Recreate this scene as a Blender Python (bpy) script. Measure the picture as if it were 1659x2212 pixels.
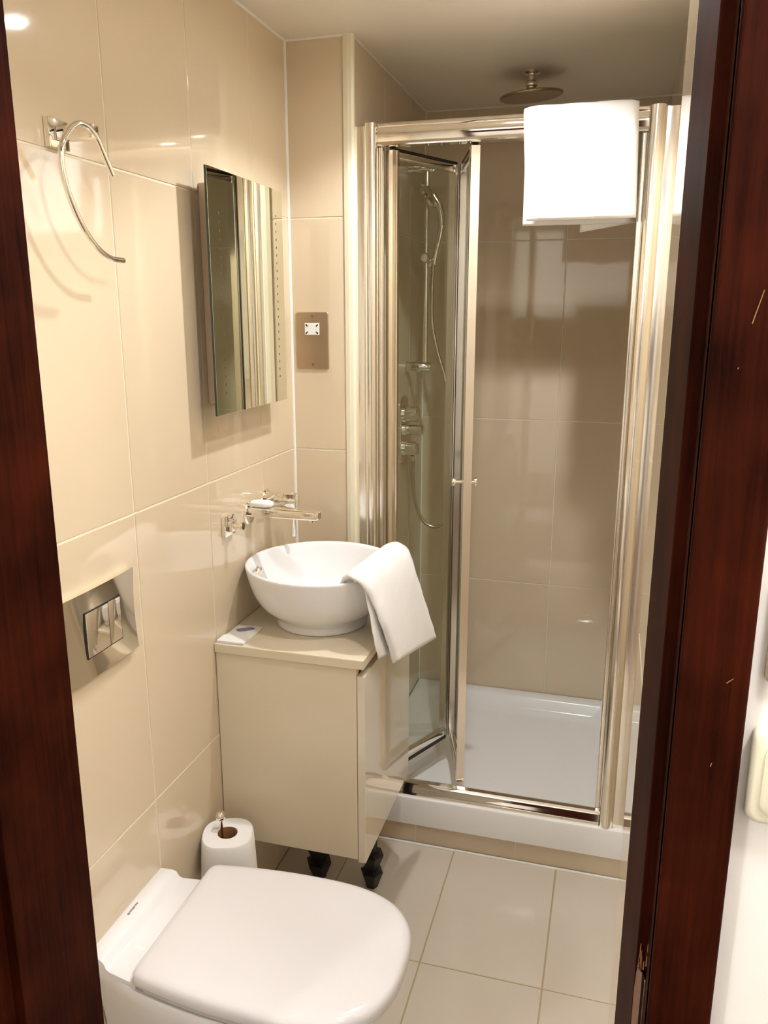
import bpy, bmesh, math, random
from mathutils import Vector, Matrix
random.seed(7)
PI = math.pi
for o in list(bpy.data.objects): bpy.data.objects.remove(o)
scene = bpy.context.scene
COL = scene.collection

# ------------------------------------------------------------------ camera
cam_d = bpy.data.cameras.new('camera'); cam = bpy.data.objects.new('camera', cam_d); COL.objects.link(cam)
CAM = Vector((0.8445, 0.0, 1.5406)); YAW, PITCH, ROLL = 0.27672, 0.23928, 0.0005
F_PX = 1745.73
_f = Vector((-math.sin(YAW)*math.cos(PITCH), math.cos(YAW)*math.cos(PITCH), -math.sin(PITCH)))
_r = Vector((math.cos(YAW), math.sin(YAW), 0)); _u = _r.cross(_f)
_r2 = _r*math.cos(ROLL) + _u*math.sin(ROLL); _u2 = _u*math.cos(ROLL) - _r*math.sin(ROLL)
M = Matrix((_r2, _u2, -_f)).transposed().to_4x4(); M.translation = CAM
cam.matrix_world = M
cam_d.sensor_fit = 'VERTICAL'; cam_d.sensor_height = 36.0; cam_d.lens = F_PX/2212*36.0
cam_d.clip_start = 0.02
scene.camera = cam

# ------------------------------------------------------------------ world, view, lights
w = bpy.data.worlds.new('world'); scene.world = w; w.use_nodes = True
w.node_tree.nodes['Background'].inputs[0].default_value = (1.0, 0.93, 0.82, 1)
w.node_tree.nodes['Background'].inputs[1].default_value = 0.05
vs = scene.view_settings
vs.view_transform = 'Standard'; vs.look = 'None'; vs.gamma = 1.0; vs.use_curve_mapping = False
vs.exposure = 0.44
LIGHT_COL = (0.985, 0.99, 1.0)
DOWNLIGHTS = [(0.75, 1.13), (0.55, 1.77)]
H = 2.2
def spot(name, loc, watts, ang, blend, radius, col=LIGHT_COL):
    d = bpy.data.lights.new(name, 'SPOT'); d.energy = watts; d.spot_size = math.radians(ang); d.spot_blend = blend
    d.shadow_soft_size = radius; d.color = col
    o = bpy.data.objects.new(name, d); COL.objects.link(o); o.location = loc; return o
for i, (lx, ly) in enumerate(DOWNLIGHTS):
    spot('downlight_lamp', (lx, ly, H-0.012), (9.5, 21)[i], (132, 132)[i], 0.35, 0.022)
def point(name, loc, watts, radius, col):
    d = bpy.data.lights.new(name, 'POINT'); d.energy = watts; d.shadow_soft_size = radius; d.color = col
    o = bpy.data.objects.new(name, d); COL.objects.link(o); o.location = loc; return o
point('hall_light', (1.25, 0.33, 2.15), 30, 0.06, (1.0, 0.97, 0.94))
point('hall_light', (-0.66, -1.30, 2.20), 46, 0.06, (1.0, 0.985, 0.965))  # added fill for hall ambience and tile reflections, no known fixture here

# ------------------------------------------------------------------ helpers
def link(name, me, mat=None, parent=None, loc=None):
    o = bpy.data.objects.new(name, me); COL.objects.link(o)
    if mat is not None and not me.materials: me.materials.append(mat)
    if loc is not None: o.location = loc
    if parent is not None: o.parent = parent
    return o
def done(bm, name, mat, parent=None, smooth=None, origin=None):
    """bm is in the parent's space (world for top-level)"""
    bmesh.ops.recalc_face_normals(bm, faces=bm.faces)
    if origin is not None: bmesh.ops.translate(bm, verts=bm.verts, vec=-Vector(origin))
    me = bpy.data.meshes.new(name); bm.to_mesh(me); bm.free()
    if smooth is not None:
        for p in me.polygons: p.use_smooth = True
        try: me.set_sharp_from_angle(angle=math.radians(smooth))
        except Exception: pass
    o = link(name, me, mat, parent, origin)
    return o
def tag(o, label=None, cat=None, group=None, kind=None):
    if label: o['label'] = label
    if cat: o['category'] = cat
    if group: o['group'] = group
    if kind: o['kind'] = kind
    return o
def thing(name, label, cat, loc=(0,0,0), group=None, rot=None):
    o = bpy.data.objects.new(name, None); COL.objects.link(o); o.location = loc; o.empty_display_size = 0.05
    if rot: o.rotation_euler = rot
    return tag(o, label, cat, group)
def box(bm, lo, hi, bev=0.0, seg=2):
    x0,y0,z0 = lo; x1,y1,z1 = hi
    t = bmesh.new()
    v = [t.verts.new(p) for p in [(x0,y0,z0),(x1,y0,z0),(x1,y1,z0),(x0,y1,z0),(x0,y0,z1),(x1,y0,z1),(x1,y1,z1),(x0,y1,z1)]]
    for f in [(0,3,2,1),(4,5,6,7),(0,1,5,4),(1,2,6,5),(2,3,7,6),(3,0,4,7)]: t.faces.new([v[i] for i in f])
    if bev: bmesh.ops.bevel(t, geom=list(t.edges), offset=bev, segments=seg, profile=0.5, affect='EDGES')
    merge(bm, t); return bm
def merge(bm, t, mat=None):
    if mat is not None: bmesh.ops.transform(t, matrix=mat, verts=t.verts)
    me = bpy.data.meshes.new('tmp'); t.to_mesh(me); t.free(); bm.from_mesh(me); bpy.data.meshes.remove(me)
def prism(bm, prof, axis, a0, a1):
    """2-D profile extruded along an axis. x: prof=(y,z); y: prof=(x,z); z: prof=(x,y)"""
    def P(p, a): return {'x': (a,p[0],p[1]), 'y': (p[0],a,p[1]), 'z': (p[0],p[1],a)}[axis]
    A = [bm.verts.new(P(p,a0)) for p in prof]; B = [bm.verts.new(P(p,a1)) for p in prof]
    n = len(prof)
    for i in range(n): bm.faces.new((A[i],A[(i+1)%n],B[(i+1)%n],B[i]))
    bm.faces.new(A[::-1]); bm.faces.new(B)
    return bm
def rounded(x0, y0, x1, y1, r, n=5):
    out = []
    for cx, cy, a in [(x1-r,y1-r,0),(x0+r,y1-r,PI/2),(x0+r,y0+r,PI),(x1-r,y0+r,1.5*PI)]:
        for k in range(n+1):
            t = a + PI/2*k/n; out.append((cx+r*math.cos(t), cy+r*math.sin(t)))
    return out
def loft(bm, rings, cap=(True, True), closed=True):
    V = [[bm.verts.new(p) for p in r] for r in rings]
    n = len(V[0])
    for a, b in zip(V, V[1:]):
        for i in range(n if closed else n-1): bm.faces.new((a[i], a[(i+1)%n], b[(i+1)%n], b[i]))
    if cap[0]: bm.faces.new(V[0][::-1])
    if cap[1]: bm.faces.new(V[-1])
    return V
def lathe(bm, prof, center=(0,0,0), axis='z', n=32, capends=True):
    """prof: list of (radius, height)"""
    c = Vector(center); rings = []
    for r, h in prof:
        ring = []
        for k in range(n):
            t = 2*PI*k/n; a, b = r*math.cos(t), r*math.sin(t)
            ring.append(c + Vector({'z': (a,b,h), 'x': (h,a,b), 'y': (b,h,a)}[axis]))
        rings.append(ring)
    loft(bm, rings, (capends, capends)); return bm
def catmull(pts, n=8):
    pts = [Vector(p) for p in pts]; P = [pts[0]*2-pts[1]] + pts + [pts[-1]*2-pts[-2]]; out = []
    for i in range(1, len(P)-2):
        for k in range(n):
            t = k/n; a,b,c,d = P[i-1],P[i],P[i+1],P[i+2]
            out.append(0.5*((2*b)+(c-a)*t+(2*a-5*b+4*c-d)*t*t+(3*b-a-3*c+d)*t**3))
    out.append(P[-2]); return out
def tube(bm, pts, r, n=10, cap=True):
    pts = [Vector(p) for p in pts]; rings = []; up = None
    for i, p in enumerate(pts):
        d = (pts[min(i+1,len(pts)-1)] - pts[max(i-1,0)]).normalized()
        if up is None:
            up = Vector((0,0,1)) if abs(d.z) < 0.9 else Vector((1,0,0))
        up = (up - d*up.dot(d)).normalized(); s = d.cross(up)
        rr = r[i] if isinstance(r, (list, tuple)) else r
        rings.append([p + up*rr*math.cos(2*PI*k/n) + s*rr*math.sin(2*PI*k/n) for k in range(n)])
    loft(bm, rings, (cap, cap)); return bm

# ------------------------------------------------------------------ materials
def mat(name, color, rough=0.5, metal=0.0, spec=0.5, noise=None, bump=None, coat=0.0, sheen=0.0, ior=1.5):
    m = bpy.data.materials.new(name); m.use_nodes = True; nt = m.node_tree; b = nt.nodes['Principled BSDF']
    b.inputs['Base Color'].default_value = (*color, 1); b.inputs['Roughness'].default_value = rough
    b.inputs['Metallic'].default_value = metal; b.inputs['Specular IOR Level'].default_value = spec
    b.inputs['Coat Weight'].default_value = coat; b.inputs['Coat Roughness'].default_value = 0.08
    b.inputs['Sheen Weight'].default_value = sheen; b.inputs['IOR'].default_value = ior
    tc = nt.nodes.new('ShaderNodeTexCoord')
    if noise:
        scale, amt = noise
        n = nt.nodes.new('ShaderNodeTexNoise'); n.inputs['Scale'].default_value = scale; n.inputs['Detail'].default_value = 4
        nt.links.new(tc.outputs['Object'], n.inputs['Vector'])
        mx = nt.nodes.new('ShaderNodeMix'); mx.data_type = 'RGBA'
        mx.inputs[6].default_value = (*[c*(1-amt) for c in color], 1); mx.inputs[7].default_value = (*[min(1,c*(1+amt)) for c in color], 1)
        nt.links.new(n.outputs['Fac'], mx.inputs[0]); nt.links.new(mx.outputs[2], b.inputs['Base Color'])
    if bump:
        scale, st, dist = bump
        n2 = nt.nodes.new('ShaderNodeTexNoise'); n2.inputs['Scale'].default_value = scale; n2.inputs['Detail'].default_value = 5
        nt.links.new(tc.outputs['Object'], n2.inputs['Vector'])
        bp = nt.nodes.new('ShaderNodeBump'); bp.inputs['Strength'].default_value = st; bp.inputs['Distance'].default_value = dist
        nt.links.new(n2.outputs['Fac'], bp.inputs['Height']); nt.links.new(bp.outputs['Normal'], b.inputs['Normal'])
    return m
TILE = (0.69, 0.57, 0.405)
m_tile = mat('glazed_tile', TILE, 0.05, spec=1.0, noise=(3.0, 0.03), bump=(6.0, 0.03, 0.01))
m_floor = mat('floor_tile', (0.65, 0.575, 0.48), 0.14, noise=(5.0, 0.04))
m_grout = mat('pale_grout', (0.80, 0.74, 0.60), 0.8)
m_fgrout = mat('floor_grout', (0.42, 0.33, 0.18), 0.8)
m_seal = mat('white_sealant', (0.85, 0.83, 0.76), 0.35)
m_trim = mat('cream_tile_trim', (0.85, 0.80, 0.62), 0.3)
m_ceil = mat('ceiling_paint', (0.86, 0.80, 0.70), 0.45, noise=(8, 0.02))
m_wallwhite = mat('white_wall_paint', (0.86, 0.83, 0.79), 0.6, noise=(20, 0.02))
m_hall = mat('hall_wall_paint', (0.82, 0.79, 0.74), 0.7)
m_carpet = mat('hall_carpet', (0.10, 0.06, 0.04), 0.95, noise=(200, 0.4))
m_chrome = mat('chrome', (0.88, 0.84, 0.77), 0.06, metal=1.0)
m_alu = mat('polished_aluminium', (0.93, 0.885, 0.81), 0.17, metal=1.0)
m_steel = mat('brushed_bronze_plate', (0.52, 0.40, 0.27), 0.38, metal=0.9, noise=(14, 0.15))
m_ceramic = mat('white_ceramic', (0.87, 0.87, 0.88), 0.05, coat=0.3)
m_lid = mat('white_seat_plastic', (0.77, 0.755, 0.76), 0.12)
m_acrylic = mat('white_acrylic', (0.90, 0.90, 0.89), 0.14)
m_cab = mat('cream_laminate', (0.76, 0.67, 0.51), 0.22, noise=(4, 0.015))
m_cabgloss = mat('cream_gloss_door', (0.76, 0.69, 0.56), 0.03, coat=0.5)
m_towel = mat('white_terry', (0.90, 0.89, 0.88), 0.95, bump=(700, 0.5, 0.002), sheen=0.4)
m_paper = mat('toilet_paper', (0.88, 0.86, 0.84), 0.9, bump=(90, 0.15, 0.002))
m_card = mat('brown_card', (0.34, 0.17, 0.07), 0.8)
m_black = mat('black_plastic', (0.012, 0.010, 0.009), 0.45)
m_rubber = mat('black_seal', (0.015, 0.012, 0.010), 0.5)
m_white = mat('white_plastic', (0.86, 0.85, 0.83), 0.3)
m_cream = mat('cream_plastic', (0.80, 0.76, 0.58), 0.3)
m_tan = mat('tan_plate', (0.52, 0.43, 0.28), 0.35, metal=0.3)
m_soap = mat('white_soap', (0.90, 0.89, 0.87), 0.4)
m_slot = mat('etched_slot', (0.06, 0.055, 0.035), 0.5)
m_mirror = mat('mirror_silver', (0.80, 0.80, 0.70), 0.008, metal=1.0)
m_edge = mat('mirror_glass_edge', (0.02, 0.05, 0.03), 0.15)
m_mbox = mat('mirror_back_box', (0.80, 0.62, 0.45), 0.5)
m_screw = mat('brown_screw', (0.30, 0.14, 0.06), 0.4, metal=0.5)
m_ink = mat('grey_print', (0.22, 0.22, 0.22), 0.6)
m_mark = mat('violet_print', (0.20, 0.18, 0.30), 0.6)
m_sachet = mat('sachet_film', (0.86, 0.84, 0.76), 0.3)
m_hose = mat('steel_hose', (0.62, 0.56, 0.46), 0.25, metal=1.0)
m_raw = mat('raw_splintered_wood', (0.26, 0.11, 0.04), 0.8)
m_rose = mat('chrome_dark_reflection', (0.36, 0.28, 0.19), 0.32, metal=1.0)  # chrome darkened in colour to stand for the dark it reflects

def wood(name, dark, light):
    m = bpy.data.materials.new(name); m.use_nodes = True; nt = m.node_tree; b = nt.nodes['Principled BSDF']
    tc = nt.nodes.new('ShaderNodeTexCoord'); mp = nt.nodes.new('ShaderNodeMapping'); mp.inputs['Scale'].default_value = (60, 60, 2.2)
    n = nt.nodes.new('ShaderNodeTexNoise'); n.inputs['Scale'].default_value = 2.2; n.inputs['Detail'].default_value = 8; n.inputs['Roughness'].default_value = 0.7
    n2 = nt.nodes.new('ShaderNodeTexNoise'); n2.inputs['Scale'].default_value = 9; n2.inputs['Detail'].default_value = 3
    nt.links.new(tc.outputs['Object'], mp.inputs[0]); nt.links.new(mp.outputs[0], n.inputs['Vector']); nt.links.new(tc.outputs['Object'], n2.inputs['Vector'])
    ad = nt.nodes.new('ShaderNodeMath'); ad.operation = 'MULTIPLY_ADD'; ad.inputs[1].default_value = 0.6
    nt.links.new(n2.outputs['Fac'], ad.inputs[0]); ml = nt.nodes.new('ShaderNodeMath'); ml.operation = 'MULTIPLY'; ml.inputs[1].default_value = 0.5
    nt.links.new(n.outputs['Fac'], ml.inputs[0]); nt.links.new(ml.outputs[0], ad.inputs[2])
    cr = nt.nodes.new('ShaderNodeValToRGB'); cr.color_ramp.elements[0].position = 0.35; cr.color_ramp.elements[1].position = 0.75
    cr.color_ramp.elements[0].color = (*dark, 1); cr.color_ramp.elements[1].color = (*light, 1)
    nt.links.new(ad.outputs[0], cr.inputs[0]); nt.links.new(cr.outputs[0], b.inputs['Base Color'])
    b.inputs['Roughness'].default_value = 0.55; b.inputs['Specular IOR Level'].default_value = 0.025
    bp = nt.nodes.new('ShaderNodeBump'); bp.inputs['Strength'].default_value = 0.15; bp.inputs['Distance'].default_value = 0.002
    nt.links.new(n.outputs['Fac'], bp.inputs['Height']); nt.links.new(bp.outputs[0], b.inputs['Normal'])
    return m
m_wood = wood('mahogany_stain', (0.0018, 0.0006, 0.0004), (0.046, 0.0080, 0.0028))

def glass(name, tint, base=0.04):
    m = bpy.data.materials.new(name); m.use_nodes = True; nt = m.node_tree; nt.nodes.remove(nt.nodes['Principled BSDF'])
    out = nt.nodes['Material Output']
    tr = nt.nodes.new('ShaderNodeBsdfTransparent'); tr.inputs[0].default_value = (*tint, 1)
    gl = nt.nodes.new('ShaderNodeBsdfGlossy'); gl.inputs['Roughness'].default_value = 0.01
    lw = nt.nodes.new('ShaderNodeLayerWeight'); lw.inputs[0].default_value = 0.5
    pw = nt.nodes.new('ShaderNodeMath'); pw.operation = 'POWER'; pw.inputs[1].default_value = 4.0
    ma = nt.nodes.new('ShaderNodeMath'); ma.operation = 'MULTIPLY_ADD'; ma.inputs[1].default_value = 1-base; ma.inputs[2].default_value = base
    nt.links.new(lw.outputs['Facing'], pw.inputs[0]); nt.links.new(pw.outputs[0], ma.inputs[0])
    mx = nt.nodes.new('ShaderNodeMixShader'); nt.links.new(ma.outputs[0], mx.inputs[0]); nt.links.new(tr.outputs[0], mx.inputs[1]); nt.links.new(gl.outputs[0], mx.inputs[2])
    nt.links.new(mx.outputs[0], out.inputs[0]); return m
m_glass = glass('clear_shower_glass', (0.935, 0.965, 0.94))
m_emit = bpy.data.materials.new('lamp_lens'); m_emit.use_nodes = True
_b = m_emit.node_tree.nodes['Principled BSDF']; _b.inputs['Emission Color'].default_value = (0.985, 0.99, 1.0, 1); _b.inputs['Emission Strength'].default_value = 480

# ------------------------------------------------------------------ the setting
XB, YB, YS, XR = 0.1752, 2.0638, 2.8624, 0.950
def struct(name, bm, m, parent=None):
    o = done(bm, name, m, parent)
    if parent is None: o['kind'] = 'structure'
    return o
G = 0.003; CH = 0.0012
_tm = {}
def tile_mesh(w_, h_, t, normal, m):
    key = (round(w_,4), round(h_,4), normal, m.name)
    if key in _tm: return _tm[key]
    a, b = w_/2, h_/2
    back = [(-a,-b,-t),(a,-b,-t),(a,b,-t),(-a,b,-t)]; mid = [(-a,-b,-CH),(a,-b,-CH),(a,b,-CH),(-a,b,-CH)]
    fr = [(-a+CH,-b+CH,0),(a-CH,-b+CH,0),(a-CH,b-CH,0),(-a+CH,b-CH,0)]
    def mp(p):
        u, v, n = p
        return {'+x': (n,u,v), '-x': (-n,u,v), '-y': (u,-n,v), '+z': (u,v,n)}[normal]
    vs_ = [mp(p) for p in back+mid+fr]; fs = [(8,9,10,11)]
    for k in range(4):
        j = (k+1)%4; fs += [(k,j,4+j,4+k),(4+k,4+j,8+j,8+k)]
    me = bpy.data.meshes.new('tile'); me.from_pydata(vs_, [], fs); me.update()
    bm = bmesh.new(); bm.from_mesh(me); bmesh.ops.recalc_face_normals(bm, faces=bm.faces)
    f = max(bm.faces, key=lambda f: f.calc_area()); n = {'+x':(1,0,0),'-x':(-1,0,0),'-y':(0,-1,0),'+z':(0,0,1)}[normal]
    if f.normal.dot(Vector(n)) < 0: bmesh.ops.reverse_faces(bm, faces=bm.faces)
    bm.to_mesh(me); bm.free(); me.materials.append(m); _tm[key] = me; return me
def tiles(parent, us, vs__, plane, normal, m, t=0.006):
    """lay tiles between successive u lines and v lines on the plane coordinate"""
    for a, b in zip(us, us[1:]):
        for c, d in zip(vs__, vs__[1:]):
            me = tile_mesh(b-a-G, d-c-G, t, normal, m); u, v = (a+b)/2, (c+d)/2
            loc = {'+x': (plane,u,v), '-x': (plane,u,v), '-y': (u,plane,v), '+z': (u,v,plane)}[normal]
            link('tile', me, None, parent, loc)
ROWS = [0.0, 0.5823, 1.1823, 1.7823, H]
R_ = 0.0016
bm = bmesh.new(); box(bm, (-0.12, 0.782, 0), (-R_, YS+0.12, H)); wl = struct('wall_left', bm, m_grout)
tiles(wl, [0.7822, 0.9887, 1.2766, 1.5645, 1.8524, YB], ROWS, 0.0, '+x', m_tile)
bm = bmesh.new(); box(bm, (-R_, YB+R_, 0), (XB-R_, YS+0.12, H)); wb = struct('wall_boxing', bm, m_grout)
tiles(wb, [0.0, XB], ROWS, YB, '-y', m_tile)
tiles(wb, [YB, 2.366, 2.669, YS], ROWS, XB, '+x', m_tile)
bm = bmesh.new(); box(bm, (XB-R_, YS+R_, 0), (XR+R_, YS+0.12, H)); wr = struct('wall_rear', bm, m_grout)
tiles(wr, [XB, 0.3566, 0.6594, XR], ROWS, YS, '-y', m_tile)
bm = bmesh.new(); box(bm, (XR+R_, 0.932, 0), (XR+0.12, YS+0.12, H)); wri = struct('wall_right', bm, m_grout)
tiles(wri, [0.932, 1.16, 1.46, 1.76, 2.06, 2.366, 2.669, YS], ROWS, XR, '-x', m_tile)
# ceilings and floors
bm = bmesh.new(); box(bm, (-0.12, 0.6, H), (1.95, YS+0.12, H+0.1)); ceil = struct('ceiling', bm, m_ceil)
bm = bmesh.new(); box(bm, (-0.12, 0.6205, -0.1), (1.2, YS+0.12, -R_)); fl = struct('floor', bm, m_fgrout)
tiles(fl, [0.0, 0.179, 0.4748, 0.7705, XR], [0.645, 1.0234, 1.6234, YB+0.02], 0.0, '+z', m_floor)
# door wall (between hall and bathroom)
XJL, XJR = 0.2189, 0.8896
bm = bmesh.new()
box(bm, (-0.9, 0.62, 0), (XJL-0.016, 0.782, H+0.1)); box(bm, (0.9105, 0.62, 0), (1.95, 0.782, H+0.1)); box(bm, (XJL-0.016, 0.62, 2.03), (0.9105, 0.782, H))
box(bm, (0.8896+0.006, 0.782, 0), (1.08, 0.93, H))
wf = struct('wall_front', bm, m_wallwhite)
me_rev = tiles(wf, [0.7825, 0.932], ROWS, 0.8896, '-x', m_tile)
# hallway shell behind the camera
bm = bmesh.new(); box(bm, (-0.9, -2.4, -0.1), (1.95, 0.62, 0.0)); struct('floor_hall', bm, m_carpet)
bm = bmesh.new(); box(bm, (-0.9, -2.4, 2.3), (1.95, 0.62, 2.4)); struct('ceiling_hall', bm, m_wallwhite)
bm = bmesh.new(); box(bm, (-1.0, -2.4, 0), (-0.9, 0.782, 2.3)); struct('wall_hall_left', bm, m_hall)
bm = bmesh.new(); box(bm, (1.95, -2.4, 0), (2.05, 0.782, 2.3)); struct('wall_hall_right', bm, m_hall)
bm = bmesh.new(); box(bm, (-1.0, -2.5, 0), (2.05, -2.4, 2.3)); struct('wall_hall_back', bm, m_hall)

bm = bmesh.new(); box(bm, (-0.9, -2.39, 1.02), (0.45, -2.34, 1.52), 0.005); struct('reflection_band', bm, m_wood)  # unseen dark slab, added so the shower tiles reflect a brown band
bm = bmesh.new(); box(bm, (0.45, -2.39, 0.0), (1.05, -2.33, 1.62), 0.005); struct('reflection_slab', bm, m_wood)  # second added slab, invented for the upright brown part of that reflection
# corner trim and sealant beads
bm = bmesh.new(); prism(bm, [(XB-0.021,YB-0.004),(XB-0.010,YB-0.0065),(XB+0.001,YB-0.006),(XB+0.006,YB-0.001),(XB+0.0055,YB+0.010),(XB+0.003,YB+0.018),(XB-0.004,YB+0.004)][::-1], 'z', 0.0, H)
struct('trim_1', bm, m_trim)
def bead(name, a, b, s=0.004):
    bm = bmesh.new(); tube(bm, [a, b], s, 8); struct(name, bm, m_seal)
bead('trim_2', (0.001, YB-0.001, 0.0), (0.001, YB-0.001, H), 0.005)
bead('trim_3', (0.001, 0.8, H-0.001), (0.001, YB, H-0.001), 0.004)
bead('trim_4', (0.0, YB-0.001, H-0.001), (XB, YB-0.001, H-0.001), 0.004)
bead('trim_5', (XB+0.001, YB, H-0.001), (XB+0.001, YS, H-0.001), 0.003)
bead('trim_6', (XB, YS-0.001, H-0.001), (XR, YS-0.001, H-0.001), 0.003)
bead('trim_7', (XB+0.001, YS-0.001, 0.15), (XB+0.001, YS-0.001, H), 0.003)
bead('trim_8', (0.18, YB-0.001, 0.001), (XR, YB-0.001, 0.001), 0.004)

# ------------------------------------------------------------------ door frame
df = thing('door_1', None, None, (0,0,0)); df['kind'] = 'structure'; df['label'] = 'dark mahogany door frame around the bathroom doorway'
# left jamb: rebate part and stop
bm = bmesh.new(); prism(bm, [(XJL-0.0159,0.602),(XJL-0.0145,0.602),(XJL-0.0145,0.640),(XJL-0.0159,0.782)], 'z', 0, 2.02)
done(bm, 'jamb', m_wood, df)
bm = bmesh.new(); box(bm, (XJL-0.0155, 0.645, 0), (XJL, 0.782, 2.02), 0.001); done(bm, 'door_stop', m_wood, df)
bm = bmesh.new(); box(bm, (XJL-0.075, 0.602, 0), (XJL-0.0159, 0.62, 2.09), 0.003); done(bm, 'architrave', m_wood, df)
# right jamb
bm = bmesh.new(); prism(bm, [(0.9047,0.606),(0.9105,0.606),(0.9105,0.782),(0.9047,0.782)], 'z', 0, 2.02); done(bm, 'jamb', m_wood, df)
bm = bmesh.new(); prism(bm, [(0.8955,0.646),(0.8965,0.645),(0.9047,0.645),(0.9047,0.782),(0.8896,0.782)], 'z', 0, 2.02); done(bm, 'door_stop', m_wood, df)
bm = bmesh.new(); prism(bm, rounded(0.9047, 0.602, 0.9546, 0.62, 0.003, 3), 'z', 0, 2.07); done(bm, 'architrave', m_wood, df)
bm = bmesh.new(); box(bm, (XJL-0.0159, 0.602, 2.02), (0.9546, 0.782, 2.03)); box(bm, (XJL-0.075, 0.602, 2.02), (0.9546, 0.62, 2.09)); done(bm, 'head_jamb', m_wood, df)
# strike plate with a rounded top corner, splintered wood above it
bm = bmesh.new(); prism(bm, [(0.8968,0.80),(0.9050,0.80),(0.9050,0.962),(0.9042,0.967),(0.9015,0.972),(0.8968,0.976)], 'y', 0.6415, 0.6438)
sp = done(bm, 'strike_plate', m_chrome, df)
bm = bmesh.new(); box(bm, (0.9040, 0.6405, 0.80), (0.9050, 0.6416, 0.964), 0.0003); done(bm, 'lip', m_chrome, sp)
bm = bmesh.new()
for k in range(9):
    z0 = 0.80 if k == 0 else 0.972 + 0.004*random.random()*k
    h_ = 0.17 if k == 0 else 0.006 + 0.016*random.random()
    x0 = 0.8958 if k == 0 else 0.897 + 0.007*random.random()
    prism(bm, [(x0, z0), (x0+0.0012, z0), (x0+0.0009, z0+h_), (x0+0.0003, z0+h_*0.9)], 'y', 0.6435, 0.6449)
spl = done(bm, 'splinter', m_raw, df); spl['kind'] = 'stuff'
for (x, z, dx, dz) in [(0.9295, 1.535, 0.006, 0.022), (0.938, 1.275, 0.005, 0.004), (0.933, 1.205, 0.0012, 0.003), (0.9235, 1.505, 0.001, 0.001)]:
    bm = bmesh.new(); prism(bm, [(x, z), (x+0.0006, z-0.0004), (x+dx, z+dz), (x+dx-0.0006, z+dz*0.98)], 'y', 0.6015, 0.6022); done(bm, 'scratch', m_raw, df)

# ------------------------------------------------------------------ wall switches in the hall
t = thing('light_switch', 'cream rocker light switch on the white wall right of the door frame, lower of two', 'switch', (1.006, 0.62, 1.197))
bm = bmesh.new(); loft(bm, [[Vector((x, y, z)) for x, z in rounded(-0.043+i, -0.041+i, 0.043-i, 0.041-i, 0.010, 5)] for i, y in [(0,0),(0,-0.006),(0.0015,-0.009),(0.004,-0.0105)]]); done(bm, 'plate', m_cream, t, 40)
bm = bmesh.new(); loft(bm, [[Vector((x, y, z)) for x, z in rounded(-0.034+i, -0.032+i, 0.034-i, 0.032-i, 0.012, 5)] for i, y in [(0,-0.0104),(0,-0.012),(0.003,-0.0135)]]); done(bm, 'rocker', m_cream, t, 40)
t = thing('fused_plate', 'tan metal switch plate on the white wall above the cream switch', 'switch', (1.0095, 0.62, 1.315))
bm = bmesh.new(); loft(bm, [[Vector((x, y, z)) for x, z in rounded(-0.043+i, -0.043+i, 0.043-i, 0.043-i, 0.006, 4)] for i, y in [(0,0),(0,-0.004),(0.0015,-0.006)]]); done(bm, 'plate', m_tan, t, 40)
bm = bmesh.new(); box(bm, (-0.012, -0.010, -0.018), (0.012, -0.006, 0.018), 0.002); done(bm, 'rocker', m_white, t)

# ------------------------------------------------------------------ downlights, recessed in the ceiling
for i, (lx, ly) in enumerate(DOWNLIGHTS):
    bm = bmesh.new(); lathe(bm, [(0.021,0.0),(0.042,0.0),(0.042,-0.003),(0.036,-0.006),(0.021,-0.004),(0.021,0.0)], (lx, ly, H), n=32, capends=False); bz = done(bm, 'downlight_bezel', m_chrome, ceil, 40)
    bm = bmesh.new(); lathe(bm, [(0.001,-0.001),(0.0205,-0.001),(0.0205,0.0),(0.001,0.0)], (lx, ly, H), n=24); done(bm, 'lens', m_emit, bz)

# ------------------------------------------------------------------ toilet
def dring(x0, x1, yc, wb_, wf_, z, n=44, p=2.7, rb=0.02, fr=0.52):
    """D outline: flat back at x0, bowed front at x1; half widths at the back and at the widest place"""
    out = []; xm = x0 + (x1-x0)*fr
    for k in range(n):           # front half from -90 to +90 degrees
        a = -PI/2 + PI*k/(n-1); c, s = math.cos(a), math.sin(a)
        out.append(Vector((xm + (x1-xm)*abs(c)**(2/p), yc + wf_*math.copysign(abs(s)**(2/p), s), z)))
    m_ = 8
    for k in range(1, m_):
        u = k/m_; out.append(Vector((xm+(x0+rb-xm)*u, yc + wf_+(wb_-wf_)*u*u, z)))
    for k in range(5):
        a = PI/2 + PI/2*k/4; out.append(Vector((x0+rb+rb*math.cos(a), yc+wb_-rb+rb*math.sin(a), z)))
    for k in range(5):
        a = PI + PI/2*k/4; out.append(Vector((x0+rb+rb*math.cos(a), yc-wb_+rb+rb*math.sin(a), z)))
    for k in range(m_-1, 0, -1):
        u = k/m_; out.append(Vector((xm+(x0+rb-xm)*u, yc - (wf_+(wb_-wf_)*u*u), z)))
    return out
YT = 1.158
t = thing('toilet', 'white back-to-wall toilet with its lid closed, in the foreground', 'toilet', (0, YT, 0))
bm = bmesh.new()
rings = []
for z, x1, wb_, wf_ in [(0,0.40,0.085,0.105),(0.02,0.405,0.088,0.108),(0.10,0.41,0.090,0.112),(0.20,0.43,0.098,0.125),(0.28,0.47,0.108,0.145),(0.335,0.51,0.118,0.163),(0.365,0.528,0.122,0.168),(0.385,0.530,0.124,0.169),(0.392,0.526,0.122,0.166)]:
    rings.append(dring(0.0, x1, 0, wb_, wf_, z, rb=0.012))
loft(bm, rings); done(bm, 'pan', m_ceramic, t, 50)
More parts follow.
